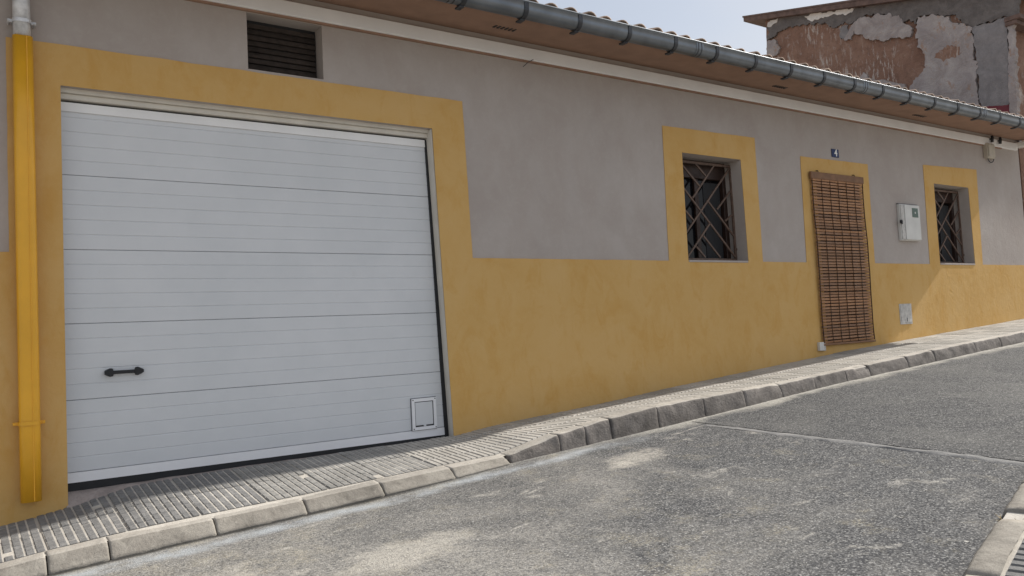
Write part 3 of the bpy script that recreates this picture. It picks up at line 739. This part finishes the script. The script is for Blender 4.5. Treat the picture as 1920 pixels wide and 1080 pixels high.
# windows with iron grilles
GB = [((190,290),(300,455)),((280,305),(335,385)),((380,310),(265,540)),((465,330),(190,865)),((160,380),(510,950)),((165,540),(270,695)),((220,630),(180,695)),
      ((350,560),(500,800)),((475,480),(400,610)),((490,640),(445,690)),((360,710),(240,950)),((325,800),(420,950)),((285,875),(335,950))]
def guv(p):
    v = (p[1]-(285+(p[0]-155)*.095*(1-(p[1]-285)/680)))/(965-(285+(p[0]-155)*.095*(1-(p[1]-285)/680)))
    xl = 155+35*v; xr = 470+40*v; return ((p[0]-xl)/(xr-xl), v)
def window(q, depth):
    x0 = (q[0][0]+q[1][0])/2; x1 = (q[2][0]+q[3][0])/2; z1 = (q[0][1]+q[3][1])/2; z0 = (q[1][1]+q[2][1])/2
    y = FY+depth
    wn = box('window', x0-.03, x1+.03, FY+.290, FY+.297, z0-.03, z1+.03, M_GLASS, house)
    fw_ = .055; ya, yb = FY+.235, FY+.289
    bm = bmesh.new()
    addbox(bm, x0-.02, x0+fw_, ya, yb, z0-.02, z1+.02, .004); addbox(bm, x1-fw_, x1+.02, ya, yb, z0-.02, z1+.02, .004)
    addbox(bm, x0+fw_, x1-fw_, ya+.001, yb, z0-.02, z0+fw_, .004); addbox(bm, x0+fw_, x1-fw_, ya+.001, yb, z1-.20, z1+.02, .004)
    bobj('frame', bm, M_WOOD, wn)
    xm = (x0+x1)/2; bm = bmesh.new(); addbox(bm, xm-.03, xm+.03, ya+.02, yb, z0+fw_, z1-.20, .004); bobj('mullion', bm, M_WOOD, wn)
    bm = bmesh.new(); n = 10
    rows = [[bm.verts.new((xm+.14+(x1-fw_-xm-.145)*k/n, FY+.285+.003*math.sin(k*1.9), zz)) for k in range(n+1)] for zz in (z0+.06, z1-.23)]
    for k in range(n): bm.faces.new((rows[0][k], rows[0][k+1], rows[1][k+1], rows[1][k]))
    bobj('pane_reflection', bm, M_REFL, wn, True)  # grey strip standing in for a reflection on the right-hand pane
    # grille
    gx0_, gx1_, gz0, gz1 = x0+.012, x1-.012, z0+.03, z1-.05
    bm = bmesh.new()
    for zz in (gz0, gz1): addbar(bm, (gx0_, y, zz), (gx1_, y, zz), .026, .018)
    for xx in (gx0_, gx1_): addbar(bm, (xx, y, gz0), (xx, y, gz1), .026, .0185)
    gr = bobj('grille', bm, M_IRON, house)
    for i, (a, b) in enumerate(GB):
        ua, va = guv(a); ub, vb = guv(b)
        cl_ = lambda t: max(0, min(1, t))
        A = (gx0_+(gx1_-gx0_)*cl_(ua), y+.0013*(i % 3-1), gz1+(gz0-gz1)*cl_(va)); B = (gx0_+(gx1_-gx0_)*cl_(ub), y+.0013*(i % 3-1), gz1+(gz0-gz1)*cl_(vb))
        bm = bmesh.new(); addbar(bm, A, B, .019, .014); bobj('bar', bm, M_IRON, gr)
    for zz in (gz0+.12, gz1-.15):
        bm = bmesh.new(); addtube(bm, [(x1-.03, y, zz), (x1+.01, y, zz)], .009, 8); addtube(bm, [(x1-.005, y, zz), (x1+.001, y, zz)], .022, 8); bobj('anchor', bm, M_IRON, gr)
    # thin sill
    box('sill', x0+.003, x1-.003, FY-.012, FY+.23, z0-.018, z0+.004, M_PL, wn, .003)
window(win1, .155); window(win2, .155)

# front door behind the blind
dr = box('door', dx0-.02, dx1+.02, FY+.15, FY+.20, dz0-.02, dz1+.02, M_DOORW, house)
for i in range(6):
    xa = dx0+(dx1-dx0)*i/6
    box('plank', xa+.004, xa+(dx1-dx0)/6-.004, FY+.135, FY+.149, dz0, dz1, M_DOORW, dr, .003)

# wire stub under the trunking
bm = bmesh.new(); a_, b_ = onY(1003, 110, 5.93), onY(981, 125, 5.80)
addtube(bm, [a_+Vector((.02, .03, 0)), a_, a_.lerp(b_, .6)+Vector((0, 0, .01)), b_], .0035, 6); bobj('wire_stub', bm, M_ZDARK, house, True)

# downpipe with yellow guard
PY = FY-.062
pc_t, pc_m, pc_b = onY(41, 70, PY), onY(49, 500, PY), onY(57, 940, PY)
pxc = (pc_t.x+pc_m.x+pc_b.x)/3
def rrect(w_, d_, r, n=5):
    out = []
    for cx, cy, a0 in ((w_/2-r, d_/2-r, 0), (-w_/2+r, d_/2-r, 90), (-w_/2+r, -d_/2+r, 180), (w_/2-r, -d_/2+r, 270)):
        for k in range(n+1):
            a = math.radians(a0+90*k/n); out.append((cx+r*math.cos(a), cy+r*math.sin(a)))
    return out
def pipe(name, prof, zs, xs, mat, par, wall_t=.004):
    bm = bmesh.new(); rows = []
    for z, x in zip(zs, xs): rows.append([bm.verts.new((x+a, PY+b, z)) for a, b in prof])
    rin = [[bm.verts.new((x+a*.9, PY+b*.9, z)) for a, b in prof] for z, x in ((zs[-1], xs[-1]), (zs[-1]+.12, xs[-1]))]
    m = len(prof)
    for a, b in list(zip(rows, rows[1:]))+[(rows[-1], rin[0]), (rin[0], rin[1])]:
        for k in range(m): bm.faces.new((a[k], a[(k+1) % m], b[(k+1) % m], b[k]))
    bm.faces.new(rows[0])
    return bobj(name, bm, mat, par, True)
zt = pc_t.z; zb = pc_b.z
dp = pipe('downpipe', rrect(.098, .09, .043), [2.60+CZ, zt-.02], [pc_t.x-.003, pc_t.x], M_GALV, house)
dp['label'] = 'downpipe, bare zinc above and yellow guard below'
pipe('pipe_guard', [(a+(.006 if a > .02 and b < 0 else 0), b) for a, b in rrect(.108, .098, .03)], [zt, zt-.8, (zt+zb)/2, zb+.5, zb], [pc_t.x, pc_t.x+.001, pc_m.x, pc_b.x, pc_b.x+.001], M_YPIPE, dp)
bm = bmesh.new(); addbox(bm, pc_t.x+.020, pc_t.x+.026, PY-.0525, PY-.047, zb+.004, zt-.002, .001)
bobj('guard_rib', bm, M_YPIPE, dp)
for (z, mt, hw, xc) in ((onY(40, 42, PY).z, M_GALV, .050, pc_t.x), (onY(56, 793, PY).z, M_YPIPE, .057, pc_b.x)):
    bm = bmesh.new()
    pr_ = rrect(hw*2+.006, .112, .035); m = len(pr_)
    rows = [[bm.verts.new((xc+a, PY+b, zz)) for a, b in pr_] for zz in (z-.012, z+.012)]
    for k in range(m): bm.faces.new((rows[0][k], rows[0][(k+1) % m], rows[1][(k+1) % m], rows[1][k]))
    for sg in (-1, 1):
        addbox(bm, xc+sg*(hw+.014)-.016, xc+sg*(hw+.014)+.016, PY-.012, PY-.006, z-.010, z+.010, .002)
        addtube(bm, [(xc+sg*(hw+.022), PY-.020, z), (xc+sg*(hw+.022), FY-.001, z)], .007, 8)
    bobj('pipe_bracket', bm, mt, dp)

# ---------------------------------------------------------------- things fixed to or hung on the house
bx0, bx1 = 1.4505*5.915, 1.6345*5.915
bz1, bz0 = .3015*5.915+CZ, -.052*5.915+CZ
BY = 5.915
bl = thing('bamboo_blind', ((bx0+bx1)/2, BY, bz0), 'brown bamboo slat blind hanging over the front door', 'blind')
NS = 55; top = bz1-.075; rb = random.Random(8)
pit = (top-bz0)/NS
bm = bmesh.new(); addbox(bm, 0, bx1-bx0, -.004, .004, -pit*.35, pit*.35, .002)
tmp = bobj('slat', bm, M_BLIND, None); sm = tmp.data; off = tmp.location.copy(); bpy.data.objects.remove(tmp)
for i in range(NS):
    z = bz0+pit*(i+.5); t = (z-bz0)/(top-bz0); bow = .006*math.sin(t*9)+.004*n3(t*7)
    o = bpy.data.objects.new('slat', sm)
    put(o, bl, (bx0+off.x+.012*(1-t)+.004*n3(i*1.7), BY+off.y+bow, z+off.z+rb.uniform(-.003, .003)))
    o.rotation_euler = (rb.uniform(-.15, .25), rb.uniform(-.0035, .0035)-.006*(1-t), 0)
for fr in (.012, .185, .345, .50, .66, .82, .988):
    bm = bmesh.new(); pts = []
    for k in range(31):
        t = k/30; pts.append((bx0+(bx1-bx0)*fr+.012*(1-t)+.003*n3(t*9, fr*9), BY-.0075+.006*math.sin(t*9)+.004*n3(t*7), bz0+(top-bz0)*t+.002))
    addtube(bm, pts, .0038 if .1 < fr < .9 else .0065, 5); bobj('cord', bm, M_CORD, bl)
box('head_rail', bx0-.012, bx1+.008, BY-.016, BY+.014, top-.01, bz1, M_HEAD, bl, .004)
box('bottom_rail', bx0+.002, bx1+.022, BY-.010, BY+.010, bz0-.028, bz0-.004, M_BLIND, bl, .004)
for fr in (.14, .84):
    bm = bmesh.new(); xx = bx0+(bx1-bx0)*fr; addtube(bm, [(xx, BY-.005, bz1-.01), (xx, BY, bz1+.018), (xx, FY-.004, bz1+.024)], .006, 6); bobj('hook', bm, M_ZDARK, bl)

# house number plate
pa_, pb_ = onY(1558.5, 279, FY-.004), onY(1572.5, 296, FY-.004)
plt = thing('number_plate', ((pa_.x+pb_.x)/2, FY, pb_.z), 'small blue enamel plate with white house number above the door', 'number plate')
box('plate', pa_.x, pb_.x, FY-.012, FY-.0005, pb_.z, pa_.z, M_BLUE, plt, .003)
tcv = bpy.data.curves.new('digit', 'FONT'); tcv.body = '4'; tcv.size = .125; tcv.align_x = 'CENTER'; tcv.align_y = 'CENTER'; tcv.extrude = .001; tcv.offset = .002
to = bpy.data.objects.new('digit_tmp', tcv); C.link(to)
bpy.context.view_layer.update(); dg = bpy.context.evaluated_depsgraph_get()
dm = bpy.data.meshes.new_from_object(to.evaluated_get(dg)); bpy.data.objects.remove(to)
dm.materials.clear(); dm.materials.append(M_WHITE)
do = bpy.data.objects.new('digit', dm); put(do, plt, ((pa_.x+pb_.x)/2+.005, FY-.0135, (pa_.z+pb_.z)/2)); do.rotation_euler = (math.radians(90), 0, 0)

# electricity meter box
ma, mb = onY(1686, 382, FY-.05), onY(1727.5, 451, FY-.05)
mz1, mz0 = (onY(1686, 382, FY-.05).z+onY(1724, 385, FY-.05).z)/2, (onY(1690, 451, FY-.05).z+onY(1728, 451.5, FY-.05).z)/2
mbx = thing('meter_box', ((ma.x+mb.x)/2, FY, mz0), 'pale plastic meter box on grey wall between door and far window', 'meter box')
box('housing', ma.x+.01, mb.x, FY-.045, FY-.0005, mz0, mz1, M_BOX, mbx, .006)
box('lid', ma.x+.105, mb.x-.006, FY-.062, FY-.0455, mz0+.012, mz1-.012, M_BOX, mbx, .006, 2)
box('lid_edge', ma.x+.018, ma.x+.098, FY-.056, FY-.0455, mz0+.012, mz1-.012, M_GREYL, mbx, .006, 2)
sa, sb = onY(1710, 390, FY-.065), onY(1722, 408, FY-.065)
box('sticker', sa.x, sb.x, FY-.0655, FY-.0622, sb.z, sa.z, M_STICK, mbx)
box('sticker_mark', (sa.x+sb.x)/2-.012, (sa.x+sb.x)/2+.012, FY-.0672, FY-.0656, sb.z+.05, sb.z+.075, M_BOX, mbx)
lk = onY(1689.5, 415.5, FY-.06); bm = bmesh.new(); addtube(bm, [(lk.x, FY-.0555, lk.z), (lk.x, FY-.072, lk.z)], .026, 12); addbox(bm, lk.x-.012, lk.x+.012, FY-.078, FY-.0715, lk.z-.035, lk.z+.01)
bobj('lock', bm, M_BLK, mbx)
bm = bmesh.new(); addbox(bm, ma.x+.003, mb.x+.008, FY-.030, FY-.006, mz1+.001, mz1+.010); bobj('rain_edge', bm, M_ZDARK, mbx)

# grey water cover low on the wall and small socket box beside the door
ca, cb = onY(1685.5, 570, FY-.01), onY(1711, 607, FY-.01)
wc = thing('water_cover', ((ca.x+cb.x)/2, FY, cb.z), 'small grey stained cover set low in the yellow wall', 'cover')
box('cover_frame', ca.x, cb.x, FY-.014, FY-.0062, cb.z, ca.z, M_GREYL, wc, .002)
box('cover_lid', ca.x+.02, cb.x-.02, FY-.019, FY-.0142, cb.z+.02, ca.z-.02, M_GREYL, wc, .002)
bm = bmesh.new(); addbox(bm, (ca.x+cb.x)/2+.005, (ca.x+cb.x)/2+.018, FY-.0215, FY-.0192, cb.z+.035, cb.z+.085); bobj('latch', bm, M_ZDARK, wc)
sa, sb = onY(1535, 642, FY-.03), onY(1547, 657, FY-.03)
so = thing('socket_box', ((sa.x+sb.x)/2, FY, sb.z), 'tiny grey box at the foot of the bamboo blind', 'box')
box('box_body', sa.x, sb.x-.03, FY-.045, FY-.0062, sb.z, sa.z, M_BOX, so, .004)
box('box_side', sb.x-.0295, sb.x+.01, FY-.040, FY-.0062, sb.z-.004, sa.z-.012, M_GREYL, so, .003)

# junction box with cable loop and two black clips at the trunking's end
ja, jb = onY(1848, 268, FY-.05), onY(1866, 302, FY-.05)
jn = thing('junction_box', ((ja.x+jb.x)/2, FY, jb.z), 'beige cable junction box under the far end of white trunking', 'junction box')
box('case', ja.x, jb.x-.03, FY-.07, FY-.0005, jb.z+.03, ja.z, M_BOXG, jn, .008)
box('case_lid', ja.x+.015, jb.x-.045, FY-.084, FY-.0705, jb.z+.05, ja.z-.02, M_BOXG, jn, .006)
bm = bmesh.new(); cx = jb.x-.03; pts = []
for k in range(13):
    a = math.pi*(1.0+k/12*1.2); pts.append((cx-.06+.10*math.cos(a)*-1, FY-.03, jb.z+.06+.085*math.sin(a)))
addtube(bm, pts, .007, 6); bobj('cable', bm, M_ZDARK, jn, True)
for pxx in (1857, 1872):
    p = onY(pxx, 261 if pxx == 1857 else 264, 5.9); bm = bmesh.new()
    addtube(bm, [(p.x, 5.875, p.z+.05), (p.x+.005, 5.872, p.z+.01), (p.x, 5.878, p.z-.05)], .022, 8); addtube(bm, [(p.x, 5.908, p.z), (p.x, 5.87, p.z)], .014, 8)
    bobj('cable_clip', bm, M_BLK, jn, True)

# ---------------------------------------------------------------- old neighbouring house: side wall stands above our roof
OX = 14.30
old = thing('old_house', (18, 8, CZ+.2), 'tall old house with peeling plaster behind the tiled roof', 'house')
def rake(y): return 5.68+CZ-.241*(y-7.62)*-1
yb_ = 10.70
side = [(5.99, CZ-1), (yb_, CZ-1), (yb_, rake(yb_)-.02), (5.99, rake(5.99)-.02)]
vs = []; fs = []
ys_ = lin(5.99, yb_, 40); zn = 40
for i, y in enumerate(ys_):
    for j in range(zn+1):
        z = CZ-1+(rake(y)-.02-CZ+1)*j/zn
        vs.append((OX+.03*n3(y*1.3, z*1.3)+.012*n3(y*5, z*5), y+(.05*n3(z*2.3, 4) if i == 40 else 0), z))
for i in range(40):
    for j in range(zn): a = i*(zn+1)+j; fs.append((a, a+1, a+zn+2, a+zn+1))
mobj('side_wall', vs, fs, M_ADOBE, old, True)
box('rear_block', OX+.08, 22, 6.02, yb_-.02, CZ-1, CZ+4.9, M_ADOBE, old)
bm = bmesh.new()
holed_sheet(bm, [(OX+.02, CZ-1.2), (22, CZ-1.2), (22, CZ+5.2), (OX+.02, CZ+5.2)], [], 5.985, .03); bobj('front_wall', bm, M_ADOBE, old)
# roof slab with overhang
def RK(y, h): return (y, rake(y)+h)
sweep('roof', [RK(5.6, -.02), RK(5.6, .09), RK(11.12, .055), RK(11.12, -.035)], OX-.16, 22.3, M_EAVEW, old, False, 1, True)
sweep('roof_tile_edge', [RK(5.55, .092), RK(5.55, .13), RK(11.14, .09), RK(11.14, .057)], OX-.17, 22.3, M_EAVEW, old, False, 1, True)
def patch(name, poly, mat, thick, seed, rough=.05):       # poly in zoom coordinates of the upper right corner
    pts = []
    for zx, zy in poly:
        p = onX(1400+zx/3.692, zy/3.692, OX); pts.append((p.y, p.z))
    out = []; n = len(pts)
    for i in range(n):
        a, b = Vector(pts[i]), Vector(pts[(i+1) % n]); m = max(1, int((b-a).length/.03)); d = (b-a).normalized()
        for j in range(m):
            p = a.lerp(b, j/m); e = rough*1.3*n3(p.x*3.1, p.y*3.1, seed)+rough*1.3*n3(p.x*9, p.y*9, seed)+rough*1.0*n3(p.x*22, p.y*22, seed)+rough*.5*n3(p.x*50, p.y*50, seed)
            out.append(Vector((p.x-d.y*e, p.y+d.x*e, 0)))
    bm = bmesh.new(); tr_ = tessellate_polygon([out])
    bx = lambda p: OX-.045-thick+.012*n3(p.x*4, p.y*4, seed)
    fr = [bm.verts.new((bx(p), p.x, p.y)) for p in out]; bk = [bm.verts.new((OX+.02, p.x, p.y)) for p in out]
    for t in tr_:
        try: bm.faces.new([fr[i] for i in t])
        except ValueError: pass
    for k in range(len(out)):
        k2 = (k+1) % len(out); bm.faces.new((fr[k], fr[k2], bk[k2], bk[k]))
    return bobj(name, bm, mat, old)
patch('render_band', [(152, 185), (235, 128), (420, 95), (760, 62), (1000, -20), (1500, -150), (1890, -260), (1890, 90), (1810, 118), (1700, 155), (1565, 182), (1500, 150), (1400, 112), (1215, 112), (1180, 170), (1100, 150), (1090, 128), (950, 100), (800, 118), (730, 170), (690, 150), (620, 195), (560, 165), (430, 165), (330, 190), (240, 215), (200, 260), (155, 280)], M_PLDARK, .004, 1, .04)
patch('lime_strip', [(410, 120), (500, 92), (760, 62), (740, 90), (600, 115), (500, 140), (430, 142)], M_PLWHITE, .012, 2, .03)
patch('corner_render', [(155, 185), (160, 155), (232, 125), (225, 160), (170, 188)], M_PLWHITE, .012, 3, .02)
patch('plaster_patch', [(730, 172), (800, 117), (950, 101), (1090, 130), (1110, 190), (1155, 200), (1140, 240), (1040, 265), (960, 290), (860, 285), (780, 252), (750, 215), (735, 280), (690, 285), (712, 240)], M_PLPALE, .014, 4, .04)
patch('plaster_patch', [(1196, 122), (1300, 105), (1400, 112), (1440, 152), (1560, 187), (1580, 260), (1590, 330), (1608, 560), (1630, 900), (1250, 800), (1100, 640), (1130, 600), (1220, 520), (1250, 470), (1240, 380), (1200, 310), (1175, 260), (1190, 190)], M_PLPALE, .018, 5, .04)
patch('exposed_patch', [(1318, 405), (1345, 350), (1400, 310), (1480, 330), (1500, 385), (1440, 400), (1380, 425)], M_ADOBE, .023, 6, .035)
patch('plaster_patch', [(770, 545), (820, 500), (885, 562), (1100, 582), (1120, 640), (900, 650)], M_PLPALE, .010, 7, .03)
patch('plaster_patch', [(150, 400), (150, 300), (205, 280), (232, 335), (215, 390)], M_PLPALE, .010, 8, .03)
patch('cement_column', [(1568, 190), (1700, 158), (1812, 120), (1822, 400), (1836, 730), (1628, 748), (1612, 560), (1594, 330)], M_PLGREY, .010, 9, .02)
patch('maroon_band', [(1628, 745), (1836, 726), (1840, 1000), (1640, 1000)], M_MAROON, .013, 10, .008)
patch('corner_pier', [(1812, 118), (1862, 130), (1875, 400), (1895, 1000), (1840, 1000), (1836, 730), (1822, 400)], M_PLPALE, .035, 11, .025)
patch('dark_hollow', [(652, 200), (705, 178), (705, 262), (655, 275)], M_PLGREY, .008, 12, .03)
# cornice on the street front
c0 = onY(1898, 40, 5.93)
bm = bmesh.new()
for i in range(12):
    xx = OX-.12+i*.5; addbox(bm, xx, xx+.49, 5.74, 5.984, c0.z-.03, c0.z+.045, .006)
    addbox(bm, xx+.01, xx+.49, 5.80, 5.983, c0.z-.10, c0.z-.032, .006)
bobj('cornice', bm, M_EAVEW, old)

# dry weed in the gap of the near kerb
wp = NP(L1+.07, .05, .0)
wd = thing('dry_weed', wp, 'tuft of dry weed in the gap of the near kerb', 'weed')
bm = bmesh.new(); rw = random.Random(2)
for i in range(46):
    a = rw.uniform(0, 6.28); l = rw.uniform(.03, .09); b0 = wp+Vector((rw.uniform(-.06, .06), rw.uniform(-.04, .04), .0)); tip = b0+Vector((math.cos(a)*l*.8, math.sin(a)*l*.8, l*.7)); sd = Vector((-math.sin(a), math.cos(a), 0))*.003
    mid = b0.lerp(tip, .5)+Vector((0, 0, .012))
    v_ = [bm.verts.new(p) for p in (b0-sd, b0+sd, mid+sd, mid-sd, tip)]
    bm.faces.new((v_[0], v_[1], v_[2], v_[3])); bm.faces.new((v_[3], v_[2], v_[4]))
bobj('blades', bm, M_WEED, wd)
